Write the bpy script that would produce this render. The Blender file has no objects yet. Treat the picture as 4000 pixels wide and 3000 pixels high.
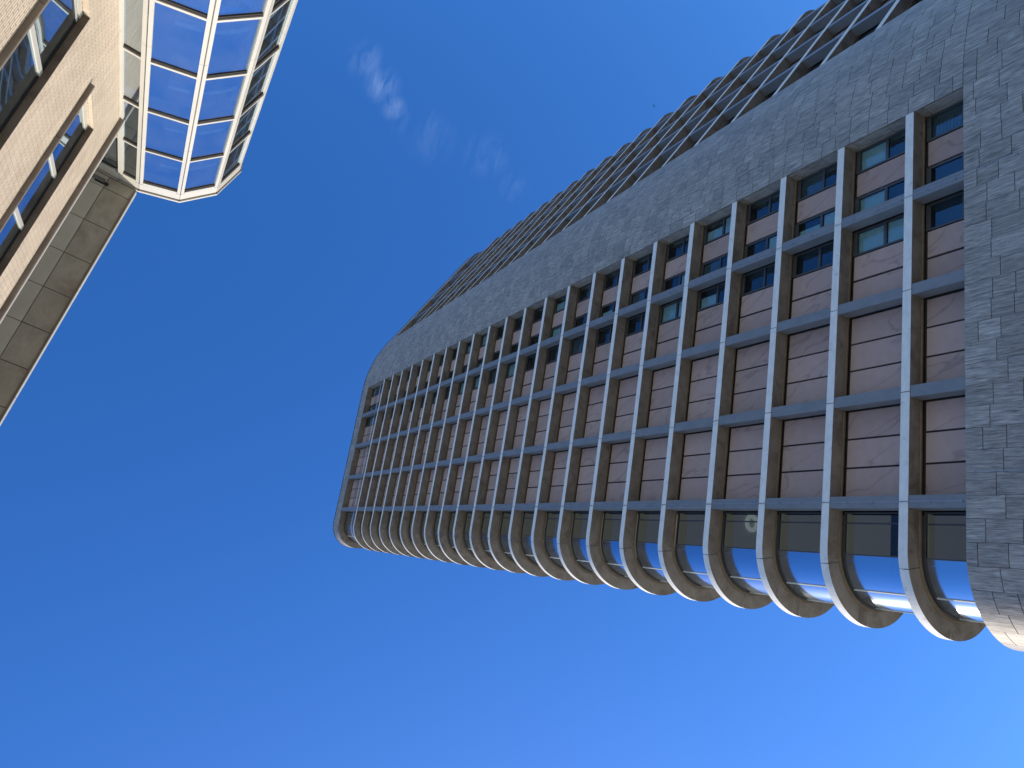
import bpy, math, random
from mathutils import Matrix, Vector

random.seed(7)
sc = bpy.context.scene
C = sc.collection

# ------------------------------------------------------------------ camera
cam = bpy.data.objects.new('camera', bpy.data.cameras.new('camera'))
C.objects.link(cam)
cam.data.sensor_width = 36.0
cam.data.lens = 2786.825 / 4000 * 36.0
cam.data.clip_start = 0.05
cam.data.clip_end = 5000
# eye 1.6 m above the pavement (pavement at z = -1.6), looking steeply up, phone held sideways
CAM = ((0.1567731, 0.9536629, -0.2568061),
       (0.8666870, -0.2575242, -0.4272410),
       (-0.4735777, -0.1555906, -0.8669001))
cam.matrix_world = Matrix([list(r) + [0.0] for r in CAM] + [[0, 0, 0, 1]])
sc.camera = cam

# ------------------------------------------------------------------ sun and sky
SUN_AZ, SUN_EL = 151.5, 29.5          # azimuth counter-clockwise from +X
sd = Vector((math.cos(math.radians(SUN_AZ)) * math.cos(math.radians(SUN_EL)),
             math.sin(math.radians(SUN_AZ)) * math.cos(math.radians(SUN_EL)),
             math.sin(math.radians(SUN_EL))))
sun = bpy.data.objects.new('sun', bpy.data.lights.new('sun', 'SUN'))
C.objects.link(sun)
sun.data.energy = 2.95
sun.data.angle = math.radians(0.53)
sun.data.color = (1.0, 0.86, 0.67)
sun.rotation_euler = (-sd).to_track_quat('-Z', 'Y').to_euler()

world = bpy.data.worlds.new('World')
sc.world = world
world.use_nodes = True
wn, wl = world.node_tree.nodes, world.node_tree.links
wn.clear()
wout = wn.new('ShaderNodeOutputWorld')
bg = wn.new('ShaderNodeBackground')
bg.inputs['Strength'].default_value = 0.15
sky = wn.new('ShaderNodeTexSky')
sky.sky_type = 'NISHITA'
sky.sun_disc = False
sky.sun_elevation = math.radians(SUN_EL)
sky.sun_rotation = math.radians(90.0 - SUN_AZ)
sky.altitude = 0.0
sky.air_density = 1.0
sky.dust_density = 0.3
sky.ozone_density = 4.0
hsv = wn.new('ShaderNodeHueSaturation')
hsv.inputs['Saturation'].default_value = 1.26
hsv.inputs['Hue'].default_value = 0.511
hsv.inputs['Value'].default_value = 1.03
wl.new(sky.outputs['Color'], hsv.inputs['Color'])
# a few thin wisps of cirrus
tc = wn.new('ShaderNodeTexCoord')
mp = wn.new('ShaderNodeMapping')
mp.inputs['Rotation'].default_value = (0.3, 0.2, 0.55)
mp.inputs['Scale'].default_value = (15.0, 60.0, 22.0)
wl.new(tc.outputs['Generated'], mp.inputs['Vector'])
cn = wn.new('ShaderNodeTexNoise')
cn.inputs['Scale'].default_value = 1.0
cn.inputs['Detail'].default_value = 10.0
cn.inputs['Roughness'].default_value = 0.62
cn.inputs['Distortion'].default_value = 0.7
wl.new(mp.outputs['Vector'], cn.inputs['Vector'])
cr = wn.new('ShaderNodeMapRange')
cr.inputs['From Min'].default_value = 0.40
cr.inputs['From Max'].default_value = 0.85
wl.new(cn.outputs['Fac'], cr.inputs['Value'])
total = None
for d, rad, amp in (((0.588, 0.120, 0.800), 0.034, 0.09), ((0.572, 0.147, 0.807), 0.032, 0.15),
                    ((0.553, 0.170, 0.816), 0.024, 0.13), ((0.540, 0.190, 0.820), 0.028, 0.03),
                    ((0.533, 0.225, 0.815), 0.05, 0.04),
                    ((0.532, 0.298, 0.793), 0.045, 0.045), ((0.500, 0.345, 0.794), 0.03, 0.035)):
    dist = wn.new('ShaderNodeVectorMath'); dist.operation = 'DISTANCE'
    dist.inputs[1].default_value = Vector(d).normalized()
    wl.new(tc.outputs['Generated'], dist.inputs[0])
    m = wn.new('ShaderNodeMapRange'); m.interpolation_type = 'SMOOTHERSTEP'
    m.inputs['From Min'].default_value = rad; m.inputs['From Max'].default_value = 0.0
    m.inputs['To Min'].default_value = 0.0; m.inputs['To Max'].default_value = amp
    wl.new(dist.outputs['Value'], m.inputs['Value'])
    if total is None:
        total = m.outputs['Result']
    else:
        a = wn.new('ShaderNodeMath'); a.operation = 'MAXIMUM'
        wl.new(total, a.inputs[0]); wl.new(m.outputs['Result'], a.inputs[1])
        total = a.outputs[0]
mul = wn.new('ShaderNodeMath'); mul.operation = 'MULTIPLY'
wl.new(cr.outputs['Result'], mul.inputs[0]); wl.new(total, mul.inputs[1])
mixc = wn.new('ShaderNodeMixRGB')
mixc.inputs['Color2'].default_value = (6.0, 7.0, 8.4, 1)
wl.new(mul.outputs[0], mixc.inputs['Fac'])
wl.new(hsv.outputs['Color'], mixc.inputs['Color1'])
wl.new(mixc.outputs['Color'], bg.inputs['Color'])
wl.new(bg.outputs['Background'], wout.inputs['Surface'])

sc.view_settings.view_transform = 'Standard'
sc.view_settings.look = 'None'
sc.view_settings.exposure = 0.8
sc.view_settings.gamma = 1.0
sc.view_settings.use_curve_mapping = False
sc.cycles.max_bounces = 8
sc.cycles.caustics_reflective = True

# ------------------------------------------------------------------ materials
def new_mat(name):
    m = bpy.data.materials.new(name); m.use_nodes = True
    n = m.node_tree.nodes; n.clear()
    out = n.new('ShaderNodeOutputMaterial')
    return m, n, m.node_tree.links, out

def nd(n, t, **kw):
    x = n.new(t)
    for k, v in kw.items():
        if hasattr(x, k): setattr(x, k, v)
        else: x.inputs[k].default_value = v
    return x

def surface(name, c1, c2, rough=0.8, scale=(3, 3, 3), detail=6, bump=0.0, c3=None, s3=(1, 1, 1), spec=0.3,
            metallic=0.0, lo=0.35, hi=0.65, bumpscale=40.0, lo3=0.5, hi3=0.7, tint=None):
    """two colours mixed by noise, an optional third for stains, fine bump"""
    m, n, l, out = new_mat(name)
    b = nd(n, 'ShaderNodeBsdfPrincipled', Roughness=rough, Metallic=metallic)
    b.inputs['Specular IOR Level'].default_value = spec
    tc = n.new('ShaderNodeTexCoord')
    mp = n.new('ShaderNodeMapping'); mp.inputs['Scale'].default_value = scale
    geo = n.new('ShaderNodeNewGeometry')
    l.new(geo.outputs['Position'], mp.inputs['Vector'])
    nz = nd(n, 'ShaderNodeTexNoise', Scale=1.0, Detail=detail, Roughness=0.6)
    l.new(mp.outputs['Vector'], nz.inputs['Vector'])
    mr = n.new('ShaderNodeMapRange'); mr.inputs['From Min'].default_value = lo; mr.inputs['From Max'].default_value = hi
    l.new(nz.outputs['Fac'], mr.inputs['Value'])
    mx = n.new('ShaderNodeMixRGB')
    mx.inputs['Color1'].default_value = (*c1, 1); mx.inputs['Color2'].default_value = (*c2, 1)
    l.new(mr.outputs['Result'], mx.inputs['Fac'])
    col = mx.outputs['Color']
    if c3:
        mp3 = n.new('ShaderNodeMapping'); mp3.inputs['Scale'].default_value = s3
        l.new(geo.outputs['Position'], mp3.inputs['Vector'])
        n3 = nd(n, 'ShaderNodeTexNoise', Scale=1.0, Detail=8, Roughness=0.65, Distortion=0.6)
        l.new(mp3.outputs['Vector'], n3.inputs['Vector'])
        r3 = n.new('ShaderNodeMapRange'); r3.inputs['From Min'].default_value = lo3; r3.inputs['From Max'].default_value = hi3
        l.new(n3.outputs['Fac'], r3.inputs['Value'])
        m3 = n.new('ShaderNodeMixRGB'); m3.inputs['Color2'].default_value = (*c3, 1)
        l.new(r3.outputs['Result'], m3.inputs['Fac']); l.new(col, m3.inputs['Color1'])
        col = m3.outputs['Color']
    if tint:
        at = n.new('ShaderNodeAttribute'); at.attribute_name = 'tint'
        tr = n.new('ShaderNodeMapRange'); tr.inputs['To Min'].default_value = tint[0]; tr.inputs['To Max'].default_value = tint[1]
        l.new(at.outputs['Fac'], tr.inputs['Value'])
        hs = n.new('ShaderNodeHueSaturation'); l.new(col, hs.inputs['Color']); l.new(tr.outputs['Result'], hs.inputs['Value'])
        col = hs.outputs['Color']
    l.new(col, b.inputs['Base Color'])
    if bump:
        nb = nd(n, 'ShaderNodeTexNoise', Scale=bumpscale, Detail=6)
        l.new(geo.outputs['Position'], nb.inputs['Vector'])
        bp = nd(n, 'ShaderNodeBump', Strength=bump, Distance=0.01)
        l.new(nb.outputs['Fac'], bp.inputs['Height']); l.new(bp.outputs['Normal'], b.inputs['Normal'])
    l.new(b.outputs['BSDF'], out.inputs['Surface'])
    return m

def stone_mat():
    """grey vein-cut stone; veins run up each slab, every slab shifted and tinted on its own"""
    m, n, l, out = new_mat('grey_stone')
    b = nd(n, 'ShaderNodeBsdfPrincipled', Roughness=0.55)
    b.inputs['Specular IOR Level'].default_value = 0.35
    geo = n.new('ShaderNodeNewGeometry')
    at = n.new('ShaderNodeAttribute'); at.attribute_name = 'tint'
    # per-tile offset
    cmb = n.new('ShaderNodeCombineXYZ')
    for i, k in enumerate((37.0, 91.0, 53.0)):
        mm = nd(n, 'ShaderNodeMath', operation='MULTIPLY'); mm.inputs[1].default_value = k
        l.new(at.outputs['Fac'], mm.inputs[0]); l.new(mm.outputs[0], cmb.inputs[i])
    sc1 = nd(n, 'ShaderNodeVectorMath', operation='MULTIPLY'); sc1.inputs[1].default_value = (13.0, 13.0, 1.3)
    l.new(geo.outputs['Position'], sc1.inputs[0])
    ad = nd(n, 'ShaderNodeVectorMath', operation='ADD')
    l.new(sc1.outputs[0], ad.inputs[0]); l.new(cmb.outputs[0], ad.inputs[1])
    nz = nd(n, 'ShaderNodeTexNoise', Scale=1.0, Detail=9, Roughness=0.68, Distortion=0.5)
    l.new(ad.outputs[0], nz.inputs['Vector'])
    r = n.new('ShaderNodeValToRGB')
    e = r.color_ramp.elements
    e[0].position = 0.28; e[0].color = (0.085, 0.074, 0.060, 1)
    e[1].position = 0.74; e[1].color = (0.56, 0.51, 0.43, 1)
    x = r.color_ramp.elements.new(0.47); x.color = (0.26, 0.234, 0.200, 1)
    x = r.color_ramp.elements.new(0.56); x.color = (0.34, 0.308, 0.265, 1)
    l.new(nz.outputs['Fac'], r.inputs['Fac'])
    tr = n.new('ShaderNodeMapRange'); tr.inputs['To Min'].default_value = 0.86; tr.inputs['To Max'].default_value = 1.15
    l.new(at.outputs['Fac'], tr.inputs['Value'])
    # darker damp blotches of their own shape
    st = nd(n, 'ShaderNodeTexNoise', Scale=0.55, Detail=5, Roughness=0.6)
    l.new(geo.outputs['Position'], st.inputs['Vector'])
    sr = n.new('ShaderNodeMapRange'); sr.inputs['From Min'].default_value = 0.54; sr.inputs['From Max'].default_value = 0.72
    sr.inputs['To Min'].default_value = 1.0; sr.inputs['To Max'].default_value = 0.84
    l.new(st.outputs['Fac'], sr.inputs['Value'])
    mu = nd(n, 'ShaderNodeMath', operation='MULTIPLY'); l.new(tr.outputs['Result'], mu.inputs[0]); l.new(sr.outputs['Result'], mu.inputs[1])
    hs = n.new('ShaderNodeHueSaturation'); l.new(r.outputs['Color'], hs.inputs['Color']); l.new(mu.outputs[0], hs.inputs['Value'])
    l.new(hs.outputs['Color'], b.inputs['Base Color'])
    bp = nd(n, 'ShaderNodeBump', Strength=0.55, Distance=0.012)
    l.new(nz.outputs['Fac'], bp.inputs['Height']); l.new(bp.outputs['Normal'], b.inputs['Normal'])
    l.new(b.outputs['BSDF'], out.inputs['Surface'])
    return m

def pink_mat():
    """pinkish sandstone with thin wandering darker veins"""
    m, n, l, out = new_mat('pink_stone')
    b = nd(n, 'ShaderNodeBsdfPrincipled', Roughness=0.7); b.inputs['Specular IOR Level'].default_value = 0.3
    oi = n.new('ShaderNodeObjectInfo')
    geo = n.new('ShaderNodeNewGeometry')
    of = nd(n, 'ShaderNodeVectorMath', operation='SCALE'); of.inputs['Scale'].default_value = 23.0
    cmb = n.new('ShaderNodeCombineXYZ')
    for i in range(3): l.new(oi.outputs['Random'], cmb.inputs[i])
    l.new(cmb.outputs[0], of.inputs[0])
    ad = nd(n, 'ShaderNodeVectorMath', operation='ADD'); l.new(geo.outputs['Position'], ad.inputs[0]); l.new(of.outputs[0], ad.inputs[1])
    nz = nd(n, 'ShaderNodeTexNoise', Scale=2.2, Detail=5, Roughness=0.6); l.new(ad.outputs[0], nz.inputs['Vector'])
    mx = n.new('ShaderNodeMixRGB'); mx.inputs['Color1'].default_value = (0.35, 0.235, 0.195, 1); mx.inputs['Color2'].default_value = (0.44, 0.31, 0.26, 1)
    l.new(nz.outputs['Fac'], mx.inputs['Fac'])
    rot = n.new('ShaderNodeMapping'); rot.inputs['Scale'].default_value = (0.22, 0.8, 0.8)
    ro1 = n.new('ShaderNodeMapping'); ro1.inputs['Rotation'].default_value = (0.0, -1.15, 0.0)
    l.new(ad.outputs[0], ro1.inputs['Vector']); l.new(ro1.outputs['Vector'], rot.inputs['Vector'])
    wv = nd(n, 'ShaderNodeTexNoise', Scale=1.1, Detail=2, Roughness=0.4, Distortion=0.25)
    l.new(rot.outputs['Vector'], wv.inputs['Vector'])
    sb = nd(n, 'ShaderNodeMath', operation='SUBTRACT'); sb.inputs[1].default_value = 0.5; l.new(wv.outputs['Fac'], sb.inputs[0])
    ab = nd(n, 'ShaderNodeMath', operation='ABSOLUTE'); l.new(sb.outputs[0], ab.inputs[0])
    mr = n.new('ShaderNodeMapRange'); mr.inputs['From Min'].default_value = 0.018; mr.inputs['From Max'].default_value = 0.0
    mr.inputs['To Min'].default_value = 0.0; mr.inputs['To Max'].default_value = 0.42
    l.new(ab.outputs[0], mr.inputs['Value'])
    m2 = n.new('ShaderNodeMixRGB'); m2.inputs['Color2'].default_value = (0.15, 0.10, 0.09, 1)
    l.new(mr.outputs['Result'], m2.inputs['Fac']); l.new(mx.outputs['Color'], m2.inputs['Color1'])
    vr = n.new('ShaderNodeMapRange'); vr.inputs['To Min'].default_value = 0.88; vr.inputs['To Max'].default_value = 1.1
    l.new(oi.outputs['Random'], vr.inputs['Value'])
    hs = n.new('ShaderNodeHueSaturation'); l.new(m2.outputs['Color'], hs.inputs['Color']); l.new(vr.outputs['Result'], hs.inputs['Value'])
    l.new(hs.outputs['Color'], b.inputs['Base Color'])
    l.new(b.outputs['BSDF'], out.inputs['Surface'])
    return m

def brick_mat():
    """long thin cream bricks, raked joints"""
    m, n, l, out = new_mat('cream_brick')
    b = nd(n, 'ShaderNodeBsdfPrincipled', Roughness=0.8); b.inputs['Specular IOR Level'].default_value = 0.25
    tc = n.new('ShaderNodeTexCoord')
    sp = n.new('ShaderNodeSeparateXYZ'); l.new(tc.outputs['Object'], sp.inputs[0])
    ad = nd(n, 'ShaderNodeMath', operation='ADD'); l.new(sp.outputs['X'], ad.inputs[0]); l.new(sp.outputs['Y'], ad.inputs[1])
    cb = n.new('ShaderNodeCombineXYZ'); l.new(ad.outputs[0], cb.inputs['X']); l.new(sp.outputs['Z'], cb.inputs['Y'])
    br = n.new('ShaderNodeTexBrick')
    br.inputs['Scale'].default_value = 1.0
    br.inputs['Brick Width'].default_value = 0.215
    br.inputs['Row Height'].default_value = 0.0575
    br.inputs['Mortar Size'].default_value = 0.006
    br.inputs['Mortar Smooth'].default_value = 0.3
    br.inputs['Bias'].default_value = -0.1
    br.inputs['Color1'].default_value = (0.69, 0.58, 0.43, 1)
    br.inputs['Color2'].default_value = (0.58, 0.475, 0.35, 1)
    br.inputs['Mortar'].default_value = (0.30, 0.235, 0.17, 1)
    l.new(cb.outputs[0], br.inputs['Vector'])
    nz = nd(n, 'ShaderNodeTexNoise', Scale=1.7, Detail=5); l.new(tc.outputs['Object'], nz.inputs['Vector'])
    mr = n.new('ShaderNodeMapRange'); mr.inputs['To Min'].default_value = 0.8; mr.inputs['To Max'].default_value = 1.18
    l.new(nz.outputs['Fac'], mr.inputs['Value'])
    hs = n.new('ShaderNodeHueSaturation'); l.new(br.outputs['Color'], hs.inputs['Color']); l.new(mr.outputs['Result'], hs.inputs['Value'])
    l.new(hs.outputs['Color'], b.inputs['Base Color'])
    bp = nd(n, 'ShaderNodeBump', Strength=1.0, Distance=0.008); bp.invert = True
    l.new(br.outputs['Fac'], bp.inputs['Height']); l.new(bp.outputs['Normal'], b.inputs['Normal'])
    l.new(b.outputs['BSDF'], out.inputs['Surface'])
    return m

def glass_mat(name, tint, refl, base_refl, rough, see=1.0, wob=0.0, edge=1.0, dust=0.0):
    """coated window glass: part mirror (stronger at grazing angles), the rest lets you look through a tint"""
    m, n, l, out = new_mat(name)
    tr = n.new('ShaderNodeBsdfTransparent'); tr.inputs['Color'].default_value = (*[c * see for c in tint], 1)
    gl = n.new('ShaderNodeBsdfGlossy'); gl.inputs['Color'].default_value = (*refl, 1); gl.inputs['Roughness'].default_value = rough
    lw = n.new('ShaderNodeLayerWeight'); lw.inputs['Blend'].default_value = 0.5
    fr = nd(n, 'ShaderNodeMath', operation='POWER'); fr.inputs[1].default_value = 4.5
    l.new(lw.outputs['Facing'], fr.inputs[0])
    mr = n.new('ShaderNodeMapRange'); mr.inputs['To Min'].default_value = base_refl; mr.inputs['To Max'].default_value = edge
    l.new(fr.outputs[0], mr.inputs['Value'])
    mx = n.new('ShaderNodeMixShader')
    l.new(mr.outputs['Result'], mx.inputs['Fac']); l.new(tr.outputs[0], mx.inputs[1]); l.new(gl.outputs[0], mx.inputs[2])
    if wob:
        geo = n.new('ShaderNodeNewGeometry')
        nz = nd(n, 'ShaderNodeTexNoise', Scale=0.8, Detail=1); l.new(geo.outputs['Position'], nz.inputs['Vector'])
        bp = nd(n, 'ShaderNodeBump', Strength=wob, Distance=0.02); l.new(nz.outputs['Fac'], bp.inputs['Height'])
        l.new(bp.outputs['Normal'], gl.inputs['Normal'])
    last = mx.outputs[0]
    if dust:
        g2 = n.new('ShaderNodeNewGeometry')
        dz = nd(n, 'ShaderNodeTexNoise', Scale=1.3, Detail=8, Roughness=0.7); l.new(g2.outputs['Position'], dz.inputs['Vector'])
        dr = n.new('ShaderNodeMapRange'); dr.inputs['From Min'].default_value = 0.35; dr.inputs['From Max'].default_value = 0.75
        dr.inputs['To Max'].default_value = dust; l.new(dz.outputs['Fac'], dr.inputs['Value'])
        df = n.new('ShaderNodeBsdfDiffuse'); df.inputs['Color'].default_value = (0.6, 0.6, 0.58, 1)
        m3 = n.new('ShaderNodeMixShader'); l.new(dr.outputs['Result'], m3.inputs['Fac']); l.new(last, m3.inputs[1]); l.new(df.outputs[0], m3.inputs[2])
        last = m3.outputs[0]
    l.new(last, out.inputs['Surface'])
    return m

M = {}
M['concrete'] = surface('pale_concrete', (0.62, 0.60, 0.555), (0.72, 0.70, 0.65), 0.75, (1.5, 1.5, 3), bump=0.15,
                        c3=(0.30, 0.25, 0.20), s3=(2.5, 2.5, 2.0), lo3=0.60, hi3=0.8)
M['soffit'] = surface('shaded_stained_concrete', (0.28, 0.25, 0.19), (0.37, 0.33, 0.26), 0.85, (1.2, 1.2, 1.2), bump=0.2,
                      c3=(0.16, 0.125, 0.09), s3=(0.9, 0.9, 0.9), lo3=0.5, hi3=0.75)  # underside shade and warm bounce painted into the brown, plus real stain blotches
M['stone'] = stone_mat()
M['pink'] = pink_mat()
M['box'] = surface('blue_grey_metal', (0.165, 0.165, 0.165), (0.20, 0.20, 0.20), 0.42, (2, 2, 1), bump=0.05, spec=0.5)
M['dark_frame'] = surface('dark_bronze_frame', (0.045, 0.042, 0.04), (0.06, 0.056, 0.052), 0.4, spec=0.5)
M['black'] = surface('black_gap', (0.012, 0.012, 0.013), (0.02, 0.02, 0.02), 0.9)
M['trim'] = surface('ochre_trim', (0.23, 0.185, 0.12), (0.29, 0.235, 0.155), 0.6)
M['blind'] = surface('pale_blind', (0.38, 0.41, 0.39), (0.45, 0.47, 0.45), 0.8)
M['dark_blind'] = surface('grey_blind', (0.16, 0.17, 0.18), (0.2, 0.21, 0.22), 0.8)
M['glass'] = glass_mat('window_glass', (0.80, 0.90, 0.90), (0.75, 0.85, 0.95), 0.06, 0.01)
M['curved_clear'] = glass_mat('grey_curved_glass', (0.55, 0.57, 0.56), (0.8, 0.9, 1.0), 0.03, 0.03)
M['curved_blue'] = glass_mat('blue_curved_glass', (0.30, 0.36, 0.42), (0.72, 0.85, 1.0), 0.62, 0.13, wob=0.05)
M['interior'] = surface('interior_ceiling', (0.28, 0.31, 0.29), (0.36, 0.38, 0.36), 0.9)
def lit(name, col, e):
    m, n, l, out = new_mat(name)
    b_ = nd(n, 'ShaderNodeBsdfPrincipled', Roughness=0.9); b_.inputs['Base Color'].default_value = (*col, 1)
    b_.inputs['Emission Color'].default_value = (*col, 1); b_.inputs['Emission Strength'].default_value = e
    l.new(b_.outputs[0], out.inputs['Surface']); return m
M['glow_ceiling'] = lit('glowing_office_ceiling', (0.50, 0.50, 0.46), 0.14)  # ceiling itself glows, standing in for the lamplight inside
M['lamp'] = lit('lit_ring_lamp', (0.70, 0.80, 0.77), 0.32)
M['coping'] = surface('dark_coping', (0.05, 0.05, 0.05), (0.08, 0.08, 0.08), 0.5)
M['steel'] = surface('steel_wire', (0.32, 0.33, 0.34), (0.38, 0.39, 0.4), 0.35, metallic=0.6, spec=0.5)
M['brick'] = brick_mat()
M['white'] = surface('cream_white_aluminium', (0.49, 0.475, 0.41), (0.55, 0.535, 0.465), 0.45, (0.7, 0.7, 0.5), spec=0.4)
M['rail_white'] = surface('bright_white_rail', (0.86, 0.87, 0.85), (0.9, 0.9, 0.88), 0.4)
M['ledge'] = surface('shaded_stained_ledge', (0.20, 0.165, 0.125), (0.27, 0.225, 0.17), 0.6, (2, 2, 2), c3=(0.18, 0.13, 0.09), s3=(1.4, 1.4, 1.4), lo3=0.45, hi3=0.75)  # brown darkened to carry the shade under the sills; random blotches on top
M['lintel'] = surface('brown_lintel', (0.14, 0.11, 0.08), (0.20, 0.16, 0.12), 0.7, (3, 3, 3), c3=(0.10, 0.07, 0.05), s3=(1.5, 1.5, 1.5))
M['grey_frame'] = surface('grey_head_frame', (0.17, 0.17, 0.15), (0.21, 0.21, 0.19), 0.6)
M['gasket'] = surface('black_gasket', (0.02, 0.018, 0.017), (0.035, 0.03, 0.028), 0.6)
M['panel'] = surface('soffit_board', (0.58, 0.555, 0.45), (0.64, 0.61, 0.50), 0.75, (2, 2, 2))
M['panel_dirty'] = surface('stained_soffit_board', (0.43, 0.40, 0.305), (0.55, 0.52, 0.42), 0.8, (0.8, 0.8, 0.8),
                           c3=(0.30, 0.24, 0.185), s3=(0.9, 0.9, 0.9), lo3=0.42, hi3=0.72)
M['bay_glass'] = glass_mat('reflective_bay_glass', (0.62, 0.72, 0.80), (0.82, 0.92, 0.97), 0.52, 0.012, wob=0.03, dust=0.045)
M['win_glass'] = glass_mat('reflective_window_glass', (0.5, 0.6, 0.62), (0.70, 0.84, 0.92), 0.52, 0.015, wob=0.15, dust=0.06)
M['room'] = surface('dim_room', (0.10, 0.11, 0.12), (0.14, 0.15, 0.16), 0.9)
M['ground'] = surface('street_paving', (0.25, 0.235, 0.21), (0.34, 0.32, 0.29), 0.85, (0.5, 0.5, 0.5), c3=(0.12, 0.115, 0.11), s3=(0.05, 0.05, 0.05))
M['bird'] = surface('bird_feathers', (0.03, 0.03, 0.035), (0.06, 0.06, 0.06), 0.8)

# ------------------------------------------------------------------ mesh helpers
class MB:
    """collects faces; all solids closed with outward faces"""
    def __init__(s): s.v = []; s.f = []; s.m = []; s.t = []
    def prism(s, pts, z0, z1, mi=0, tint=0.5, bottom=None):
        """pts: outline, any winding, in x,y"""
        a = sum(pts[i][0] * pts[(i + 1) % len(pts)][1] - pts[(i + 1) % len(pts)][0] * pts[i][1] for i in range(len(pts)))
        if a < 0: pts = pts[::-1]
        n = len(pts); o = len(s.v)
        s.v += [(x, y, z0) for x, y in pts] + [(x, y, z1) for x, y in pts]
        s.f.append([o + i for i in range(n)][::-1]); s.m.append(mi if bottom is None else bottom)
        s.f.append([o + n + i for i in range(n)]); s.m.append(mi)
        for i in range(n):
            j = (i + 1) % n
            s.f.append([o + i, o + j, o + n + j, o + n + i]); s.m.append(mi)
        s.t += [tint] * (n + 2)
    def box(s, x0, x1, y0, y1, z0, z1, mi=0, tint=0.5, bottom=None):
        x0, x1 = min(x0, x1), max(x0, x1); y0, y1 = min(y0, y1), max(y0, y1); z0, z1 = min(z0, z1), max(z0, z1)
        s.prism([(x0, y0), (x1, y0), (x1, y1), (x0, y1)], z0, z1, mi, tint, bottom)
    def tube(s, a, b, r, n=6, mi=0):
        a = Vector(a); b = Vector(b); d = (b - a).normalized()
        u = d.orthogonal().normalized(); w = d.cross(u); o = len(s.v)
        for p in (a, b):
            for i in range(n):
                t = 2 * math.pi * i / n
                s.v.append(tuple(p + r * (math.cos(t) * u + math.sin(t) * w)))
        for i in range(n):
            j = (i + 1) % n
            s.f.append([o + i, o + j, o + n + j, o + n + i]); s.m.append(mi)
        s.f.append([o + i for i in range(n)][::-1]); s.f.append([o + n + i for i in range(n)]); s.m += [mi, mi]
        s.t += [0.5] * (n + 2)
    def mesh(s, name, mats, smooth=False):
        me = bpy.data.meshes.new(name)
        me.from_pydata(s.v, [], s.f)
        for m in mats: me.materials.append(m)
        me.polygons.foreach_set('material_index', s.m)
        a = me.attributes.new('tint', 'FLOAT', 'FACE'); a.data.foreach_set('value', s.t)
        if smooth: me.polygons.foreach_set('use_smooth', [True] * len(me.polygons))
        me.update()
        return me

def put(name, me, parent, loc=(0, 0, 0), rot=0.0, kind=None, label=None):
    o = bpy.data.objects.new(name, me); C.objects.link(o)
    o.parent = parent; o.location = loc; o.rotation_euler = (0, 0, rot)
    if kind: o['kind'] = kind
    if label: o['label'] = label
    return o

def thing(name, label, cat, loc, rot=0.0):
    o = bpy.data.objects.new(name, None); C.objects.link(o)
    o.location = loc; o.rotation_euler = (0, 0, rot); o['label'] = label; o['category'] = cat
    o.empty_display_size = 0.5
    return o

GROUND = -1.6

# ------------------------------------------------------------------ ground
b = MB(); b.box(-600, 600, -600, 600, GROUND - 0.2, GROUND)
g = put('ground', b.mesh('ground', [M['ground']]), None); g['kind'] = 'structure'

# ------------------------------------------------------------------ office tower
H = 4.05503; Z0 = 20.2915; TH = 0.43
NF = 22                      # ledges 0..21
ZB = 17.38                   # top of the stone base
ZC = 113.8; ZR = 116.8       # ceiling of the recess, roof edge
JS = [4.84, 9.94, 15.05, 20.15]
SE, RE = 22.25, 3.46         # straight length, end radius
DW = 0.95                    # depth of the glazing plane
TL = (26.05, 30.0)           # origin of wing A (s runs along -X)
TR = (35.84, 32.82)          # origin of wing B
AB = math.radians(29.7)
TOWER = thing('office_tower', 'tall grey stone tower with ribbed ledges, pink panels and rounded glass corners', 'tower', (TL[0], TL[1], GROUND))
OZ = -GROUND                 # child z = world z + OZ

WINGS = [dict(sg=-1, loc=(0, 0), rot=0.0), dict(sg=1, loc=(TR[0] - TL[0], TR[1] - TL[1]), rot=AB)]

def end_pt(r, deg):          # point on the rounded end, at radius r, angle from the front normal
    a = math.radians(deg)
    return (SE + r * math.sin(a), RE - r * math.cos(a))

def strip(n0, n1, parts, a0=0.0, a1=0.0, step=5.0):
    """outline of a band between depths n0 and n1, running along s0..s1 then round the end a0..a1 degrees"""
    s0, s1 = parts
    out_, in_ = [], []
    if s1 > s0:
        out_ += [(s0, n0), (s1, n0)]; in_ += [(s0, n1), (s1, n1)]
    if a1 > a0:
        k = max(1, int(math.ceil((a1 - a0) / step)))
        for i in range(k + 1):
            a = a0 + (a1 - a0) * i / k
            if i == 0 and s1 > s0 and a0 == 0: continue
            out_.append(end_pt(RE - n0, a)); in_.append(end_pt(RE - n1, a))
    return out_ + in_[::-1]

def W(sg, pts): return [(sg * x, y) for x, y in pts]

GAP = 0.022
def ledge_segments():
    e = [0.012] + JS
    seg = [(strip(0, DW + 0.05, (e[i] + (GAP if i else 0), e[i + 1] - GAP)), 's') for i in range(4)]
    seg.append((strip(0, DW + 0.05, (JS[3] + GAP, SE), 0, 14.0 - 0.35, 4), 'c'))
    seg.append((strip(0, DW + 0.05, (0, 0), 14.0 + 0.35, 84.0 - 0.35, 4), 'c'))
    seg.append((strip(0, DW + 0.05, (0, 0), 84.0 + 0.35, 150.0, 4), 'c'))
    return seg
segs = ledge_segments()

rails_top = [108.85, 109.6, 110.5]
gaps = []                     # (z bottom, z top)
gaps.append((ZB, Z0 - TH))
for k in range(NF - 1): gaps.append((Z0 + H * k, Z0 + H * (k + 1) - TH))
gaps.append((Z0 + H * (NF - 1), ZC))

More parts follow.
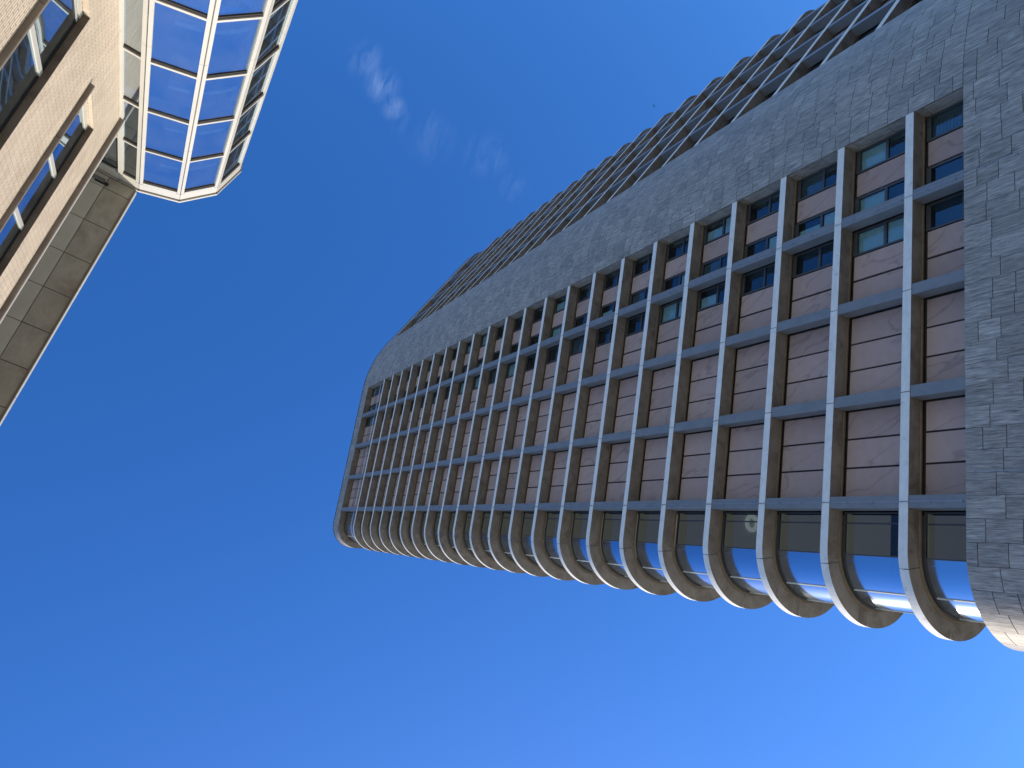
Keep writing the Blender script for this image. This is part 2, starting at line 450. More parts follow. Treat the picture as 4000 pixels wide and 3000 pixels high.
pane_meshes = {}
ledge_stuff = None
ledge_count = 0
for wi, w in enumerate(WINGS):
    sg, loc, rot = w['sg'], w['loc'], w['rot']
    def P(name, me, z, **kw): return put(name, me, TOWER, (loc[0], loc[1], z + OZ), rot, **kw)
    # --- ledges
    lmeshes = []
    for pts, _ in segs:
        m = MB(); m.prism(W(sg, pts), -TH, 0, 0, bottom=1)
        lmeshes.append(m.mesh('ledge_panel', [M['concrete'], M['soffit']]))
    if wi == 1:
        rest = MB()
    for k in range(NF):
        for i, me in enumerate(lmeshes):
            far = wi == 1 and (k < 1 or i == 6)      # out of the frame or behind the corner
            if far:
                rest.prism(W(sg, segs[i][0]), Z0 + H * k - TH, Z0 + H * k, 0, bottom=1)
            else:
                P('ledge_panel', me, Z0 + H * k); ledge_count += 1
    if wi == 1:
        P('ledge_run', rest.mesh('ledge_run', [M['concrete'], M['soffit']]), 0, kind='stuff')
    # --- dark backing wall behind everything
    m = MB()
    m.prism(W(sg, strip(DW + 0.52, DW + 0.62, (0.0, 20.5))), ZB - 1, ZC + 0.3)
    P('backing_wall', m.mesh('backing_wall', [M['black']]), 0)
    m = MB(); m.box(sg * 1.55, sg * 2.99, 0.955, 0.975, ZB - 0.5, ZC + 0.2); m.box(sg * 6.62, sg * 20.2, 0.955, 0.975, ZB - 0.5, ZC + 0.2)
    P('joint_backing', m.mesh('joint_backing', [M['gasket']]), 0)
    m = MB()
    m.box(sg * 19.0, sg * 24.4, 4.3, 4.35, ZB - 1, ZC + 0.3)
    m.box(sg * 18.95, sg * 19.0, DW + 0.63, 4.3, ZB - 1, ZC + 0.3)
    P('inner_core', m.mesh('inner_core', [M['room']]), 0)
    # --- things between ledges
    for gi, (za, zb) in enumerate(gaps):
        hgt = zb - za
        if (wi, 'g', round(hgt, 3)) not in pane_meshes:
            d = {}
            # vertical blue-grey box
            m = MB(); m.box(-0.28, 0.28, 0.03, 0.74, 0.012, hgt - 0.012)
            d['box'] = m.mesh('fin_box', [M['box']])
            # ochre trim under the ledge, a dark rebate above the panels
            m = MB()
            e = [0.0] + JS
            for i in range(4): m.box(sg * (e[i] + (0.29 if i else 0.03)), sg * (e[i + 1] - 0.29), 0.76, 0.86, hgt - 0.085, hgt - 0.008)
            m.prism(W(sg, strip(0.76, 0.86, (JS[3] + 0.29, SE), 0, 150, 5)), hgt - 0.085, hgt - 0.008)
            d['trim'] = m.mesh('head_trim', [M['trim']])
            # pink panels
            ph0, ph1 = 0.05, hgt - 0.24
            m = MB(); m.box(-0.685, 0.685, 0.87, 0.95, ph0, ph1)
            d['panel'] = m.mesh('stone_panel', [M['pink']])
            # window frame: 1.42 wide
            hw = 0.73; tr_ = hgt - 2.0; ftop = hgt - 0.14
            m = MB()
            fr = 0.105
            m.box(-hw, -hw + fr, 0.87, 0.97, 0.02, ftop); m.box(hw - fr, hw, 0.87, 0.97, 0.02, ftop)
            m.box(-hw + fr, hw - fr, 0.87, 0.97, ftop - 0.24, ftop); m.box(-hw + fr, hw - fr, 0.87, 0.97, 0.02, 0.14)
            m.box(-hw + fr, hw - fr, 0.875, 0.97, tr_ - 0.08, tr_ + 0.08)
            if hgt > 5:
                m.box(-hw + fr, hw - fr, 0.875, 0.97, tr_ - 2.08, tr_ - 1.92)
                m.box(-hw + fr, hw - fr, 0.875, 0.97, tr_ - 4.08, tr_ - 3.92)
            d['frame'] = m.mesh('window', [M['dark_frame']])
            m = MB(); m.box(-hw + fr, hw - fr, 0.93, 0.94, tr_ + 0.08, ftop - 0.24)
            d['pane_hi'] = m.mesh('pane', [M['glass']])
            m = MB(); m.box(-hw + fr, hw - fr, 0.932, 0.942, 0.14, tr_ - 0.08)
            d['pane_lo'] = m.mesh('pane', [M['glass']])
            m = MB(); m.box(-hw + fr, hw - fr, 1.02, 1.03, tr_ + 0.08, ftop - 0.2); d['blind_hi'] = m.mesh('blind', [M['blind']])
            m = MB(); m.box(-hw + fr, hw * 0.25, 1.02, 1.03, tr_ + 0.08, ftop - 0.2); d['blind_part'] = m.mesh('blind', [M['blind']])
            m = MB(); m.box(-hw + fr, hw - fr, 1.02, 1.03, 0.14, tr_ - 0.08); d['blind_lo'] = m.mesh('blind', [M['blind']])
            m = MB()
            z = tr_ + 0.12
            while z < ftop - 0.26:
                m.box(-hw + fr, hw - fr, 1.0, 1.03, z, z + 0.022); z += 0.07
            d['slats'] = m.mesh('blind', [M['dark_blind']])
            # curved glazing
            m = MB()
            top = hgt - 0.14
            m.prism(W(sg, strip(DW - 0.02, DW + 0.06, (20.45, SE), 0, 150, 5)), top - 0.1, top)
            m.prism(W(sg, strip(DW - 0.02, DW + 0.06, (20.45, SE), 0, 150, 5)), 0.02, 0.12)
            mull = [('s', 20.5), ('s', 20.99), ('a', 5.5), ('a', 46.5), ('a', 88.0), ('a', 128.0)]
            for t_, v in mull:
                if t_ == 's': m.box(sg * (v - 0.03), sg * (v + 0.03), DW - 0.03, DW + 0.08, 0.12, top - 0.1)
                else:
                    dd = 0.032 / (RE - DW) * 57.3
                    m.prism(W(sg, strip(DW - 0.03, DW + 0.08, (0, 0), v - dd, v + dd, 5)), 0.12, top - 0.1, 1 if v > 40 else 0)
            d['cframe'] = m.mesh('curved_window', [M['dark_frame'], M['white']])
            def cp(parts, a0, a1, mat):
                q = MB(); zz0, zz1 = 0.12, top - 0.1
                for dn_, flip in ((DW + 0.01, False), (DW + 0.02, True)):
                    pl = W(sg, strip(dn_, dn_ + 0.001, parts, a0, a1, 2.5)); pl = pl[:len(pl) // 2]
                    o_ = len(q.v); n_ = len(pl)
                    q.v += [(x, y, zz0) for x, y in pl] + [(x, y, zz1) for x, y in pl]
                    for i_ in range(n_ - 1):
                        f_ = [o_ + i_, o_ + i_ + 1, o_ + n_ + i_ + 1, o_ + n_ + i_]
                        if flip != (sg < 0): f_ = f_[::-1]
                        q.f.append(f_); q.m.append(0); q.t.append(0.5)
                return q.mesh('curved_pane', [mat], smooth=True)
            d['cp'] = [cp((20.53, 20.96), 0, 0, M['curved_clear']), cp((21.02, SE), 0, 4.8, M['curved_clear']),
                       cp((0, 0), 6.3, 45.8, M['curved_blue']), cp((0, 0), 47.3, 87.3, M['curved_blue']), cp((0, 0), 88.8, 127.2, M['curved_blue'])]
            # room ceiling and bulkhead behind the curved glass
            m = MB()
            m.prism(W(sg, [(19.01, DW + 0.64), (20.52, DW + 0.64)] + strip(DW + 0.1, DW + 1.28, (20.52, SE), 0, 140, 7)[:22] + [(19.01, 4.29)]), hgt - 0.3, hgt - 0.22)
            d['ceil'] = m.mesh('room_ceiling', [M['glow_ceiling']])
            pane_meshes[(wi, 'g', round(hgt, 3))] = d
        d = pane_meshes[(wi, 'g', round(hgt, 3))]
        def at(s, n=0.0):
            x, y = sg * s, n
            return (loc[0] + x * math.cos(rot) - y * math.sin(rot), loc[1] + x * math.sin(rot) + y * math.cos(rot), za + OZ)
        for s in JS: put('fin_box', d['box'], TOWER, at(s), rot)
        P('head_trim', d['trim'], za)
        # windows: two in the first bay, one in the second
        for col, s in enumerate((0.77, 3.78, 5.87)):
            win = put('window', d['frame'], TOWER, at(s), rot)
            put('pane', d['pane_hi'], win); put('pane', d['pane_lo'], win)
            if wi == 0:
                r = random.random()
                if r < 0.11: put('blind', d['blind_hi'], win)
                elif r < 0.26: put('blind', d['blind_part'], win)
                elif r < 0.45: put('blind', d['slats'], win)
                if random.random() < 0.25: put('blind', d['blind_lo'], win)
        for s in (2.27, 7.36, 8.86, 10.98, 12.45, 13.92, 16.08, 17.55, 19.02):
            if s == 2.27 or hgt < 5 or True:
                if wi == 1 and s > 10 and gi < 2: continue
                o = put('stone_panel', d['panel'], TOWER, at(s), rot)
        cw = P('curved_window', d['cframe'], za)
        for me in d['cp']: put('curved_pane', me, cw)
        put('room_ceiling', d['ceil'], cw)
        if wi == 0 and gi == 3:
            q = MB(); o_ = 0; NN = 28
            for rr, zz in ((0.30, 0), (0.52, 0), (0.52, 0.09), (0.30, 0.09)):
                for k_ in range(NN):
                    a_ = 2 * math.pi * k_ / NN; q.v.append((-(20.75) + rr * math.cos(a_), 3.0 + rr * math.sin(a_), hgt - 0.42 + zz))
            for ring_ in range(4):
                for k_ in range(NN):
                    j_ = (k_ + 1) % NN; r2 = (ring_ + 1) % 4
                    q.f.append([ring_ * NN + k_, r2 * NN + k_, r2 * NN + j_, ring_ * NN + j_]); q.m.append(0); q.t.append(0.5)
            put('ceiling_lamp', q.mesh('ceiling_lamp', [M['lamp']]), cw)
        if gi == len(gaps) - 1:
            for zr, t_, mt in ((109.6, 0.16, 'concrete'), (110.45, 0.05, 'steel'), (111.2, 0.05, 'steel'), (108.8, 0.07, 'steel')):
                m = MB()
                m.prism(W(sg, strip(0.80, 0.86, (0.05, SE), 0, 150, 6)), -t_, 0)
                P('rail', m.mesh('rail', [M[mt]]), zr)

# keep the number of pink panels that are single parts in bounds: the far ones of wing B become one joined part
pp = [o for o in TOWER.children if o.name.startswith('stone_panel')]
keep, rest_ = [], []
for o in pp:
    (keep if o.rotation_euler.z == 0.0 else rest_).append(o)
rest_.sort(key=lambda o: (o.location.x, o.location.z))
drop = rest_[300 - len(keep):]
jb = MB()
cs, sn = math.cos(AB), math.sin(AB)
for o in drop:
    lx, ly, lz = o.location
    dx, dy = lx - WINGS[1]['loc'][0], ly - WINGS[1]['loc'][1]
    x, y = dx * cs + dy * sn, -dx * sn + dy * cs
    zz = [v.co.z for v in o.data.vertices]
    jb.box(x - 0.695, x + 0.695, 0.87, 0.95, min(zz) + lz, max(zz) + lz)
    bpy.data.objects.remove(o)
if drop:
    put('stone_panels', jb.mesh('stone_panels', [M['pink']]), TOWER, (*WINGS[1]['loc'], 0), AB, kind='stuff')

# --- stone skin: a path along the front of the whole tower, from the rounded end of wing A to that of wing B
R0 = 18.3
T0 = (TR[0] - TL[0], TR[1] - TL[1])
def front_path(du=0.235):
    """list of (u, x, y, nx, ny) relative to TL; u = 0 at wing A's recess edge, negative towards its end"""
    pts = []
    # wing A: from end (angle 150) to s=0
    La = math.radians(150) * RE
    u = -(SE + La)
    k = int(La / du)
    for i in range(k):
        a = math.radians(150 - 150 * i / k)
        pts.append((-(SE + RE * a), -(SE + RE * math.sin(a)), RE - RE * math.cos(a), -math.sin(a), -math.cos(a)))
    k = 24
    for i in range(k + 1):
        s = SE * (1 - i / k); pts.append((-s, -s, 0.0, 0.0, -1.0))
    L1 = R0 * AB
    k = 40
    for i in range(1, k + 1):
        a = AB * i / k
        pts.append((R0 * a, R0 * math.sin(a), R0 - R0 * math.cos(a), math.sin(a), -math.cos(a)))
    ub = L1 + math.hypot(T0[0] - pts[-1][1], T0[1] - pts[-1][2])
    c_, s_ = math.cos(AB), math.sin(AB)
    for i in range(25):
        s = SE * i / 24; pts.append((ub + s, T0[0] + s * c_, T0[1] + s * s_, s_, -c_))
    La_ = math.radians(150)
    k = int(La / du)
    for i in range(1, k + 1):
        a = La_ * i / k
        ls, ln = SE + RE * math.sin(a), RE - RE * math.cos(a)
        nx, ny = math.sin(a) * c_ + math.cos(a) * s_, math.sin(a) * s_ - math.cos(a) * c_
        pts.append((ub + SE + RE * a, T0[0] + ls * c_ - ln * s_, T0[1] + ls * s_ + ln * c_, nx, ny))
    return pts, ub
FP, UB = front_path()
UMIN, UMAX = FP[0][0], FP[-1][0]
def at_u(u):
    lo, hi = 0, len(FP) - 1
    while hi - lo > 1:
        m = (lo + hi) // 2
        if FP[m][0] <= u: lo = m
        else: hi = m
    a, b_ = FP[lo], FP[hi]
    t = 0 if b_[0] == a[0] else (u - a[0]) / (b_[0] - a[0])
    t = min(1, max(0, t))
    return [a[i] + (b_[i] - a[i]) * t for i in range(1, 5)]
def skin(u0, u1, d0, d1):
    """outline of a slab following the path between u0 and u1, from proud d0 to depth d1 behind the face"""
    us = [u0] + [p[0] for p in FP if u0 + 1e-4 < p[0] < u1 - 1e-4] + [u1]
    if len(us) > 8:
        ext = [u for u in us[1:-1] if not (-SE < u < 0 or UB < u < UB + SE)]
        us = [u0] + ext + [u1] if len(ext) < len(us) - 2 else us
    o_, i_ = [], []
    for u in us:
        x, y, nx, ny = at_u(u)
        o_.append((x + nx * d0, y + ny * d0)); i_.append((x - nx * d1, y - ny * d1))
    return o_ + i_[::-1]

tiles = []
def tile_column(u0, u1, z0, z1, hs=(0.92, 1.15, 1.38)):
    z = z0
    first = True
    while z < z1 - 0.02:
        hh = random.choice(hs)
        if first: hh *= random.uniform(0.5, 1.0); first = False
        zt = z + hh
        if z1 - zt < 0.45: zt = z1
        tiles.append((u0, u1, z, zt)); z = zt
PITCH = 0.945
# base
n = int(round((UMAX - UMIN) / PITCH)); pw = (UMAX - UMIN) / n
for i in range(n):
    u0, u1 = UMIN + pw * i, UMIN + pw * (i + 1)
    if -SE - 4 > u0 or u0 > UB + 2: tile_column(u0, u1, GROUND, ZB)
    else: tile_column(u0, u1, GROUND, ZB)
# the band between the two ribbed fronts
n = 11; pw = UB / n
for i in range(n): tile_column(pw * i, pw * (i + 1), ZB, ZC)
# parapet
n = int(round((UMAX - UMIN) / PITCH)); pw = (UMAX - UMIN) / n
for i in range(n): tile_column(UMIN + pw * i, UMIN + pw * (i + 1), ZC, ZR, (0.75, 1.0, 1.5))

def px_area(t):
    """rough size in the photograph, zero if outside the frame"""
    uc, zc = (t[0] + t[1]) / 2, (t[2] + t[3]) / 2
    x, y, nx, ny = at_u(uc); p = Vector((x + TL[0], y + TL[1], zc))
    c = [sum(CAM[i][j] * p[i] for i in range(3)) for j in range(3)]
    if c[2] > -0.1: return 0
    ix, iy = c[0] / -c[2] * 2786.8, -c[1] / -c[2] * 2786.8
    if abs(ix) > 2030 or abs(iy) > 1530: return 0
    facing = -(nx * p.x + ny * p.y) / p.length
    if facing <= 0.01: return 0
    return (t[3] - t[2]) * (t[1] - t[0]) * facing / p.length_squared
tiles.sort(key=px_area, reverse=True)
jm = MB(); JG = 0.011
for i, t in enumerate(tiles):
    proud = random.uniform(0.0, 0.006); tint = random.random()
    pts = skin(t[0] + JG * 0.7, t[1] - JG * 0.7, proud, 0.045)
    z0, z1 = t[2] + JG * 1.25, t[3] - JG * 1.25
    if i < 296:
        m = MB(); m.prism(pts, z0 + OZ, z1 + OZ, tint=tint)
        put('stone_tile', m.mesh('stone_tile', [M['stone']]), TOWER)
    else:
        jm.prism(pts, z0 + OZ, z1 + OZ, tint=tint)
put('stone_cladding', jm.mesh('stone_cladding', [M['stone']]), TOWER, kind='stuff')
# dark backing just behind the tiles (shows in the joints)
m = MB()
m.prism(skin(UMIN, UMAX, -0.03, 0.25), 0, ZB + OZ - 0.01)
m.prism(skin(0.004, UB - 0.004, -0.03, 0.25), ZB + OZ - 0.01, ZC + OZ)
m.prism(skin(UMIN, UMAX, -0.03, 0.25), ZC + OZ + 0.005, ZR + OZ - 0.02)
put('stone_backing', m.mesh('stone_backing', [M['black']]), TOWER)
# solid stone sill and ceiling of the recess, both wings
for wi, w in enumerate(WINGS):
    sg = w['sg']
    m = MB(); m.prism(W(sg, strip(0.05, DW + 1.6, (0.0, SE), 0, 150, 6)), ZB - 0.3, ZB - 0.005)
    put('recess_sill', m.mesh('recess_sill', [M['stone']]), TOWER, (*w['loc'], OZ), w['rot'])
    e = [0.0, 1.6, 3.2, 4.84, 6.5, 8.2, 9.94, 11.6, 13.3, 15.05, 16.7, 18.4, 20.15, SE]
    for i in range(len(e) - 1):
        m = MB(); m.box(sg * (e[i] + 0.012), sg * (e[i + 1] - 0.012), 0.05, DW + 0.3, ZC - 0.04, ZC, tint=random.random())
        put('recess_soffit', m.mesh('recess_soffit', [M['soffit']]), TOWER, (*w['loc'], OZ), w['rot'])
    a = 0
    while a < 150:
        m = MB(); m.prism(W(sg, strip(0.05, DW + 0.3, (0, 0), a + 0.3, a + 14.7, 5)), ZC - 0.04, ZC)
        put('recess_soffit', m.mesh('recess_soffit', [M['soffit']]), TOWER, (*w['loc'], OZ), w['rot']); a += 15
    # stone jamb at the edge of the recess, two slabs a storey
    z = ZB; i = 0
    while z < ZC - 0.1:
        z1 = min(ZC, z + H / 2)
        m = MB(); m.box(sg * -0.05, sg * 0.0, 0.055, DW + 0.5, z + 0.01, z1 - 0.01, tint=random.random())
        put('jamb_panel', m.mesh('jamb_panel', [M['stone']]), TOWER, (*w['loc'], OZ), w['rot'])
        z = z1
# roof, coping and plain rear
c_, s_ = math.cos(AB), math.sin(AB)
def wb(s, n): return (T0[0] + s * c_ - n * s_, T0[1] + s * s_ + n * c_)
tail = end_pt(RE, 150)
def rear():
    a1 = (-(tail[0] - 8.66), tail[1] + 5.0); b1 = wb(tail[0] - 8.66, tail[1] + 5.0)
    return a1, b1
a1, b1 = rear()
front = [(p[1], p[2]) for p in FP]
m = MB(); m.prism([a1] + [(p[1] - p[3] * 0.3, p[2] - p[4] * 0.3) for p in FP] + [b1], ZR - 0.4 + OZ, ZR - 0.1 + OZ)
put('roof', m.mesh('roof', [M['coping']]), TOWER)
m = MB(); m.prism(skin(UMIN, UMAX, 0.05, 0.3), ZR + OZ, ZR + OZ + 0.12)
put('roof_coping', m.mesh('roof_coping', [M['coping']]), TOWER)
m = MB()
A0 = front[0]; B0 = front[-1]
def wall2(m, p, q, t=0.3):
    dx, dy = q[0] - p[0], q[1] - p[1]; L = math.hypot(dx, dy); nx, ny = -dy / L * t, dx / L * t
    m.prism([p, q, (q[0] + nx, q[1] + ny), (p[0] + nx, p[1] + ny)], 0, ZR + OZ - 0.02)
wall2(m, (A0[0] + 0.1, A0[1] + 0.1), a1); wall2(m, b1, (B0[0] - 0.1, B0[1] + 0.1)); wall2(m, a1, b1, 0.3)
put('rear_wall', m.mesh('rear_wall', [M['stone']]), TOWER)
# thin wires with clips down two lines of boxes
def wire(s, dn, z0, z1, clip, zc1):
    m = MB()
    z = z0; prev = None
    zs = []
    while z <= z1: zs.append(z); z += clip
    for i, zz in enumerate(zs):
        p = (-s + random.uniform(-0.012, 0.012), dn, zz + OZ)
        if prev: m.tube(prev, p, 0.009, 5)
        m.tube((p[0], dn - 0.035, p[2]), (p[0], dn + 0.05, p[2]), 0.028, 6)
        prev = p
    put('wire', m.mesh('wire', [M['steel']]), TOWER)
wire(4.88, -0.05, 11.0, 60.0, 1.35, 0)
wire(20.16, -0.05, 17.5, 60.0, 1.35, 0)
wire(19.0, -0.05, 11.0, 17.3, 1.2, 0)

# ------------------------------------------------------------------ cream brick building with the glass bay
BA = math.radians(9.9)
BR = thing('brick_building', 'cream brick building with strip windows, wide grey soffit and faceted glass bay', 'building', (0, 0, GROUND), BA)
def bb(m, e0, e1, n0, n1, z0, z1, mi=0, **k): m.box(e0, e1, -n0, -n1, z0 + OZ, z1 + OZ, mi, **k)
def bput(name, m, mats, **k):
    if not isinstance(mats, list): mats = [mats]
    return put(name, m.mesh(name, mats), BR, **k)
NW = 3.63; E0 = -38.0; EB = 7.72
# rows of windows: (z bottom, z top, e of the right jamb)
rows = [(13.61, 15.39, 6.61), (10.05, 11.88, 6.745), (6.49, 8.32, 6.745), (2.93, 4.76, 6.745)]
WT = 16.62
m = MB()
zt = WT
for zb_, zt_, ej in rows:
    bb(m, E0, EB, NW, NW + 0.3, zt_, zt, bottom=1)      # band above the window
    bb(m, ej, EB, NW, NW + 0.3, zb_, zt_)               # pier to the right of the window
    zt = zb_
bb(m, E0, EB, NW, NW + 0.3, GROUND, zt)
# coarse brick courses: object coordinates drive the bricks
bput('brick_wall', m, [M['brick'], M['lintel']])
# wall behind the bay (seen through its glass only)
m = MB(); bb(m, EB, 11.5, NW + 1.2, NW + 1.5, GROUND, 19.9); bput('bay_rear_wall', m, M['interior'])
m = MB(); bb(m, EB + 0.0, EB + 0.04, NW, NW + 1.19, GROUND, WT); bput('brick_return', m, M['brick'])
# ledges
def nosing(z0, z1, e0, e1, proj, name, cap=0.0):
    m = MB(); k = 6
    prof = []
    for i in range(k + 1):
        a = math.pi / 2 * i / k
        prof.append((NW - proj * math.sin(a) * 1.0, z0 + (z1 - z0) * 0.45 * (1 - math.cos(a))))
    prof = [(NW + 0.02, z0)] + prof + [(NW - proj, z1), (NW + 0.3, z1)]
    o = len(m.v); n_ = len(prof)
    for e in (e0, e1):
        for nn, z in prof: m.v.append((e, -nn, z + OZ))
    for i in range(n_):
        j = (i + 1) % n_
        m.f.append([o + i, o + n_ + i, o + n_ + j, o + j]); m.m.append(0)
    m.f.append([o + i for i in range(n_)]); m.f.append([o + n_ + i for i in range(n_)][::-1]); m.m += [0, 0]
    m.t += [0.5] * (n_ + 2)
    return bput(name, m, M['ledge'])
for (zb_, zt_, ej) in rows[:3]:
    e = ej + 0.0
    i = 0
    while e > -6:
        w_ = 1.19 * 1.0
        nosing(zb_, zb_ + 0.075, e - w_ + 0.006, e - 0.004, 0.075, 'window_sill'); e -= w_; i += 1
nosing(WT, WT + 0.10, E0, EB - 0.01, 0.09, 'parapet_ledge')
m = MB(); bb(m, E0, EB - 0.01, NW - 0.088, NW + 0.3, WT + 0.102, WT + 0.19); bput('parapet_coping', m, M['white'])
# strip windows
for ri, (zb_, zt_, ej) in enumerate(rows[:3]):
    nwin = 7
    for i in range(nwin):
        e1 = ej - 0.01 - 1.19 * i; e0 = e1 - 1.19 + 0.002
        m = MB()
        bb(m, e1 - 0.10, e1 - 0.006, NW + 0.106, NW + 0.128, zb_ + 0.078, zt_ - 0.004, 0)       # white post
        bb(m, e0, e1 - 0.101, NW + 0.112, NW + 0.128, zt_ - 0.03, zt_ - 0.002, 2)                        # black head member
        bb(m, e0, e1 - 0.101, NW + 0.11, NW + 0.128, zb_ + 0.077, zb_ + 0.12, 0)                         # bottom rail
        if ri == 1 and i % 3 != 1:
            bb(m, e1 - 0.19, e1 - 0.14, NW + 0.112, NW + 0.128, zb_ + 0.12, zt_ - 0.03, 0)       # opening sash stile
            bb(m, e1 - 0.205, e1 - 0.19, NW + 0.115, NW + 0.128, zb_ + 0.12, zt_ - 0.03, 2)
        w_ = bput('window', m, [M['white'], M['grey_frame'], M['gasket']])
        m = MB(); bb(m, e0, e1, NW + 0.129, NW + 0.136, zb_ + 0.12, zt_ - 0.02)
        o = put('pane', m.mesh('pane', [M['win_glass']]), w_)
    m = MB(); bb(m, ej - 8.4, ej - 0.01, NW + 0.14, NW + 0.15, zt_ - 0.05, zt_ - 0.003)
    bput('head_board', m, M['gasket'])
    # brick lintel underside
    m = MB(); bb(m, ej - 0.001, ej + 0.0, NW, NW + 0.1, zb_, zt_)
# rooms behind the glass
m = MB()
bb(m, E0, EB - 0.1, NW + 2.5, NW + 2.6, GROUND, 19.9)
for zc_ in (16.5, 12.9, 9.3, 5.8): bb(m, E0, EB - 0.1, NW + 0.3, NW + 2.5, zc_ - 0.9, zc_ - 0.8)
bput('room_interior', m, M['room'])
# soffit: two rows of boards with open joints
ZS = 20.0
pitch = 0.9925
e = 7.30
first = True
edges = [7.62]
e = 7.30
while e > -8: edges.append(e); e -= pitch
for i in range(len(edges) - 1):
    eh, el = edges[i] - 0.008, edges[i + 1] + 0.008
    if eh - el < 0.05: continue
    m = MB(); bb(m, el, eh, 3.25, 3.862, ZS, ZS + 0.03); bput('soffit_panel', m, M['panel_dirty'], label='stained outer soffit board')
    m = MB(); bb(m, el, eh, 3.878, 4.5, ZS + 0.002, ZS + 0.03); bput('soffit_panel', m, M['panel'])
m = MB(); bb(m, E0, 7.62, 3.26, 5.3, ZS + 0.05, ZS + 0.22); bput('roof_deck', m, M['gasket'])
m = MB(); bb(m, E0, -8.2, 3.26, 5.3, ZS, ZS + 0.04); bput('soffit_run', m, M['panel'])
# gutter strip and white fascia
e = 7.60; i = 0
while e > -12:
    m = MB(); bb(m, e - 2.97, e - 0.006, 3.185, 3.245, ZS - 0.02, ZS + 0.2, 0)
    bb(m, e - 2.97, e - 0.006, 3.2, 3.244, ZS - 0.035, ZS - 0.021, 1)
    bput('fascia', m, [M['white'], M['ledge']]); e -= 2.98
# set-back top storey under the soffit
m = MB(); bb(m, E0, 7.6, 5.2, 5.3, WT, ZS); bput('setback_wall', m, M['grey_frame'])
m = MB(); bb(m, E0, EB, NW + 0.3, 5.3, WT - 0.1, WT); bput('terrace_floor', m, M['room'])
# small box for the thin recessed frame by the bay
m = MB(); bb(m, 7.36, 7.44, 3.80, 4.12, ZS - 0.03, ZS - 0.002, 0); bb(m, 7.40, 7.50, 3.9, 4.4, ZS - 0.05, ZS - 0.031, 1)
bput('soffit_bracket', m, [M['gasket'], M['grey_frame']])

# --- faceted glass bay
R1 = 1.884; CE, CN = 9.558, 3.16
V = [(7.674, 4.35), (7.674, 3.655)]
for k in range(7):
    a = math.radians(180 - 30 * k)
    V.append((CE + R1 * math.cos(a), CN - R1 * math.sin(a)))
V += [(11.442, 4.35)]
inner = lambda p, q, d: None
def edge_box(m, p, q, t0, t1, o0, o1, z0, z1, mi=0):
    """box along the facet p->q, from fraction-free distances t0..t1 along it and offsets o0 (out) .. o1 (in)"""
    dx, dy = q[0] - p[0], q[1] - p[1]; L = math.hypot(dx, dy); ux, uy = dx / L, dy / L
    nx, ny = uy, -ux                         # candidate outward normal
    mx_, my_ = (p[0] + q[0]) / 2 - CE, (p[1] + q[1]) / 2 - (CN + 0.4)
    if nx * mx_ + ny * my_ < 0: nx, ny = -nx, -ny
    c = []
    for t, o in ((t0, o0), (t1, o0), (t1, o1), (t0, o1)):
        c.append((p[0] + ux * t + nx * o, -(p[1] + uy * t + ny * o)))
    m.prism(c, z0 + OZ, z1 + OZ, mi)
TZ = [19.52 - 0.0] + [17.60 - 1.881 * i for i in range(10)]     # centres of the transoms
for i in range(len(V) - 1):
    p, q = V[i], V[i + 1]; L = math.hypot(q[0] - p[0], q[1] - p[1])
    # posts: each facet carries half a post at either end
    segz = [19.6, 17.02, 13.35, 9.6, 6.0, 2.4, GROUND]
    lowz = 17.0 if i == 0 else GROUND
    for a_, b_ in zip(segz[:-1], segz[1:]):
        if b_ < lowz - 0.1: continue
        ends = [(0.0, 0.085)] if i == 0 else [(0.012 if i > 1 else -0.03, 0.085), (L - 0.085, L - 0.012)]
        for t0_, t1_ in ends:
            m = MB(); edge_box(m, p, q, t0_, t1_, 0.0, -0.12, b_ + 0.004, a_ - 0.004)
            bput('bay_post', m, M['white'])
    # transoms with a black gasket on their underside... and the panes between
    for j in range(len(TZ) - 1):
        zt_, zb_ = TZ[j], TZ[j + 1]
        top = zt_ - (0.0 if j == 0 else 0.06)
        if zb_ < lowz - 2.1: break
        L0, L1_ = 0.085, L - (0.035 if i == 0 else 0.085)
        m = MB(); edge_box(m, p, q, L0, L1_, 0.0, -0.12, zb_ + 0.0, zb_ + 0.06, 0)
        tr_o = bput('bay_transom', m, M['white'])
        m = MB(); edge_box(m, p, q, L0, L1_, -0.028, -0.10, zb_ - 0.055, zb_ - 0.001)
        put('gasket', m.mesh('gasket', [M['gasket']]), tr_o)
        if j == 0:
            m = MB(); edge_box(m, p, q, L0, L1_, -0.028, -0.10, 19.44, 19.499)
            put('gasket', m.mesh('gasket', [M['gasket']]), tr_o)
        m = MB(); edge_box(m, p, q, 0.085, L - 0.085, -0.045, -0.055, zb_ + 0.06, (19.44 if j == 0 else zt_ - 0.055))
        bput('bay_pane', m, M['bay_glass'])
    # white band, shadow gap and coping at the head
    m = MB()
    edge_box(m, p, q, 0.006, L - 0.006, 0.005, -0.14, 19.601 if True else 0, 19.93)
    edge_box(m, p, q, 0.09, L - 0.09, 0.004, -0.13, 19.50, 19.6)
    bput('bay_fascia', m, M['white'])
    m = MB(); edge_box(m, p, q, -0.005, L + 0.005, -0.03, -0.14, 19.931, 19.969); bput('bay_joint', m, M['gasket'])
    m = MB(); edge_box(m, p, q, -0.012, L + 0.012, 0.045, -0.14, 19.97, 20.05); bput('bay_coping', m, M['white'])
    if 1 < i < 8:     # dark slot between two half posts
        m = MB(); edge_box(m, p, q, -0.011, 0.011, -0.03, -0.1, GROUND, 19.6)
        bput('bay_gasket', m, M['gasket'])
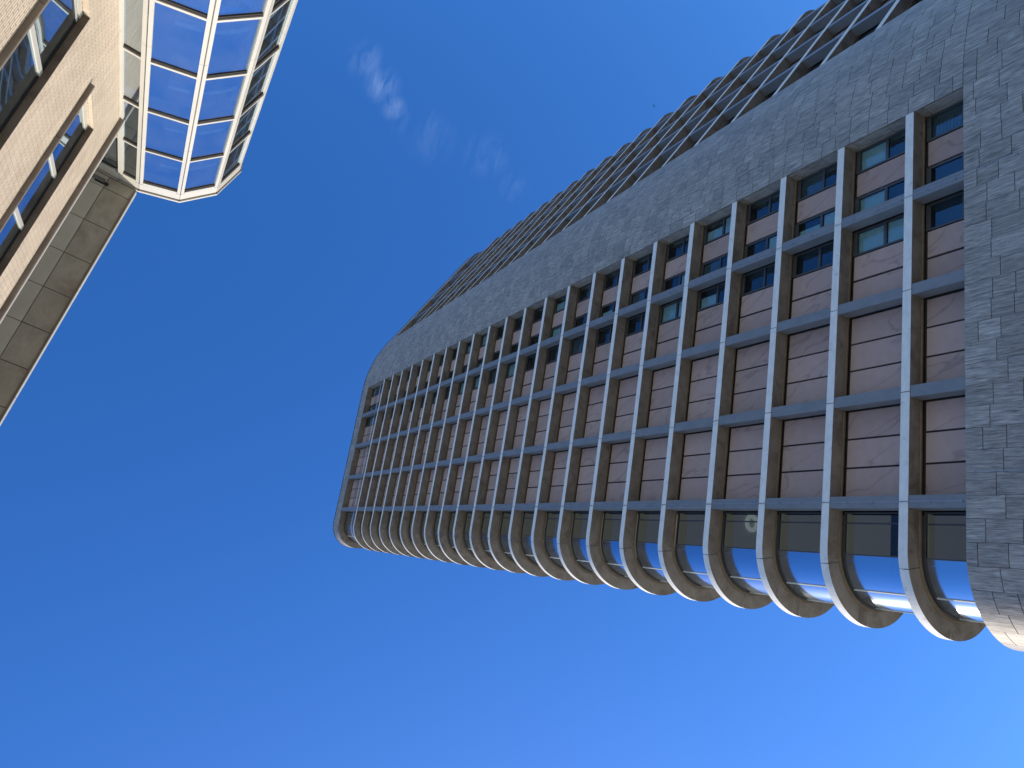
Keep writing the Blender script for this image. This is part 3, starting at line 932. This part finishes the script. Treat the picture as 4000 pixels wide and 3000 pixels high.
# inside the bay: roof, floors, curved blind rails
poly = [(x, -y) for x, y in V]
m = MB(); m.prism([(CE + (x - CE) * 0.97, -3.4 + (y + 3.4) * 0.97) for x, y in poly], 20.0 + OZ, 20.04 + OZ); bput('bay_roof', m, M['grey_frame'])
for zf in (16.25, 12.65, 9.05, 5.45, 1.85):
    m = MB(); m.prism([(CE + (x - CE) * 0.70, -3.6 + (y + 3.6) * 0.70) for x, y in poly], zf + OZ - 0.12, zf + OZ)
    bput('bay_floor', m, M['interior'])
def ring(r0, r1, z0, z1, a0, a1, name, mat):
    pts = []; k = 18
    for rr, rng in ((r0, range(k + 1)), (r1, range(k, -1, -1))):
        for i in rng:
            a = math.radians(a0 + (a1 - a0) * i / k); pts.append((CE + rr * math.cos(a), -(CN - rr * math.sin(a))))
    m = MB(); m.prism(pts, z0 + OZ, z1 + OZ); bput(name, m, mat)
for zf in (18.5, 16.55, 14.75, 12.6, 10.9):
    ring(1.50, 1.645, zf, zf + 0.05, 40, 168, 'curved_rail', M['rail_white'])
    ring(1.646, 1.66, zf - 0.05, zf + 0.08, 40, 168, 'curved_rail', M['rail_white'])

# ------------------------------------------------------------------ bird far off in the sky
bd = Vector((0.6045672, 0.4574494, 0.6521032)) * 70
BI = thing('bird', 'tiny dark bird in the blue sky above the tower', 'bird', bd, 0.6)
BI.scale = (0.55, 0.55, 0.55)
m = MB()
o = len(m.v)
ring_pts = [(-0.17, 0.0, 0.004), (-0.10, 0.0, 0.028), (0.0, 0.0, 0.045), (0.10, 0.0, 0.032), (0.16, 0, 0.02), (0.20, 0, 0.003)]
for x, y, r in ring_pts:
    for k in range(8):
        a = math.pi * 2 * k / 8; m.v.append((x, y + r * math.cos(a), r * math.sin(a)))
for i in range(5):
    for k in range(8):
        j = (k + 1) % 8; m.f.append([o + i * 8 + k, o + i * 8 + j, o + i * 8 + 8 + j, o + i * 8 + 8 + k]); m.m.append(0); m.t.append(0.5)
put('body', m.mesh('body', [M['bird']], smooth=True), BI)
for sgn in (-1, 1):
    m = MB()
    m.prism([(0.07, sgn * 0.03), (0.05, sgn * 0.16), (-0.03, sgn * 0.33), (-0.06, sgn * 0.30), (-0.04, sgn * 0.15), (-0.05, sgn * 0.03)], 0.0, 0.008)
    w_ = put('wing', m.mesh('wing', [M['bird']]), BI); w_.rotation_euler = (sgn * 0.25, 0, 0)
m = MB(); m.prism([(-0.15, -0.02), (-0.15, 0.02), (-0.24, 0.045), (-0.24, -0.045)], -0.004, 0.004)
put('tail', m.mesh('tail', [M['bird']]), BI)
print('ledges', ledge_count, 'tiles', len(tiles), 'objects', len(bpy.data.objects))
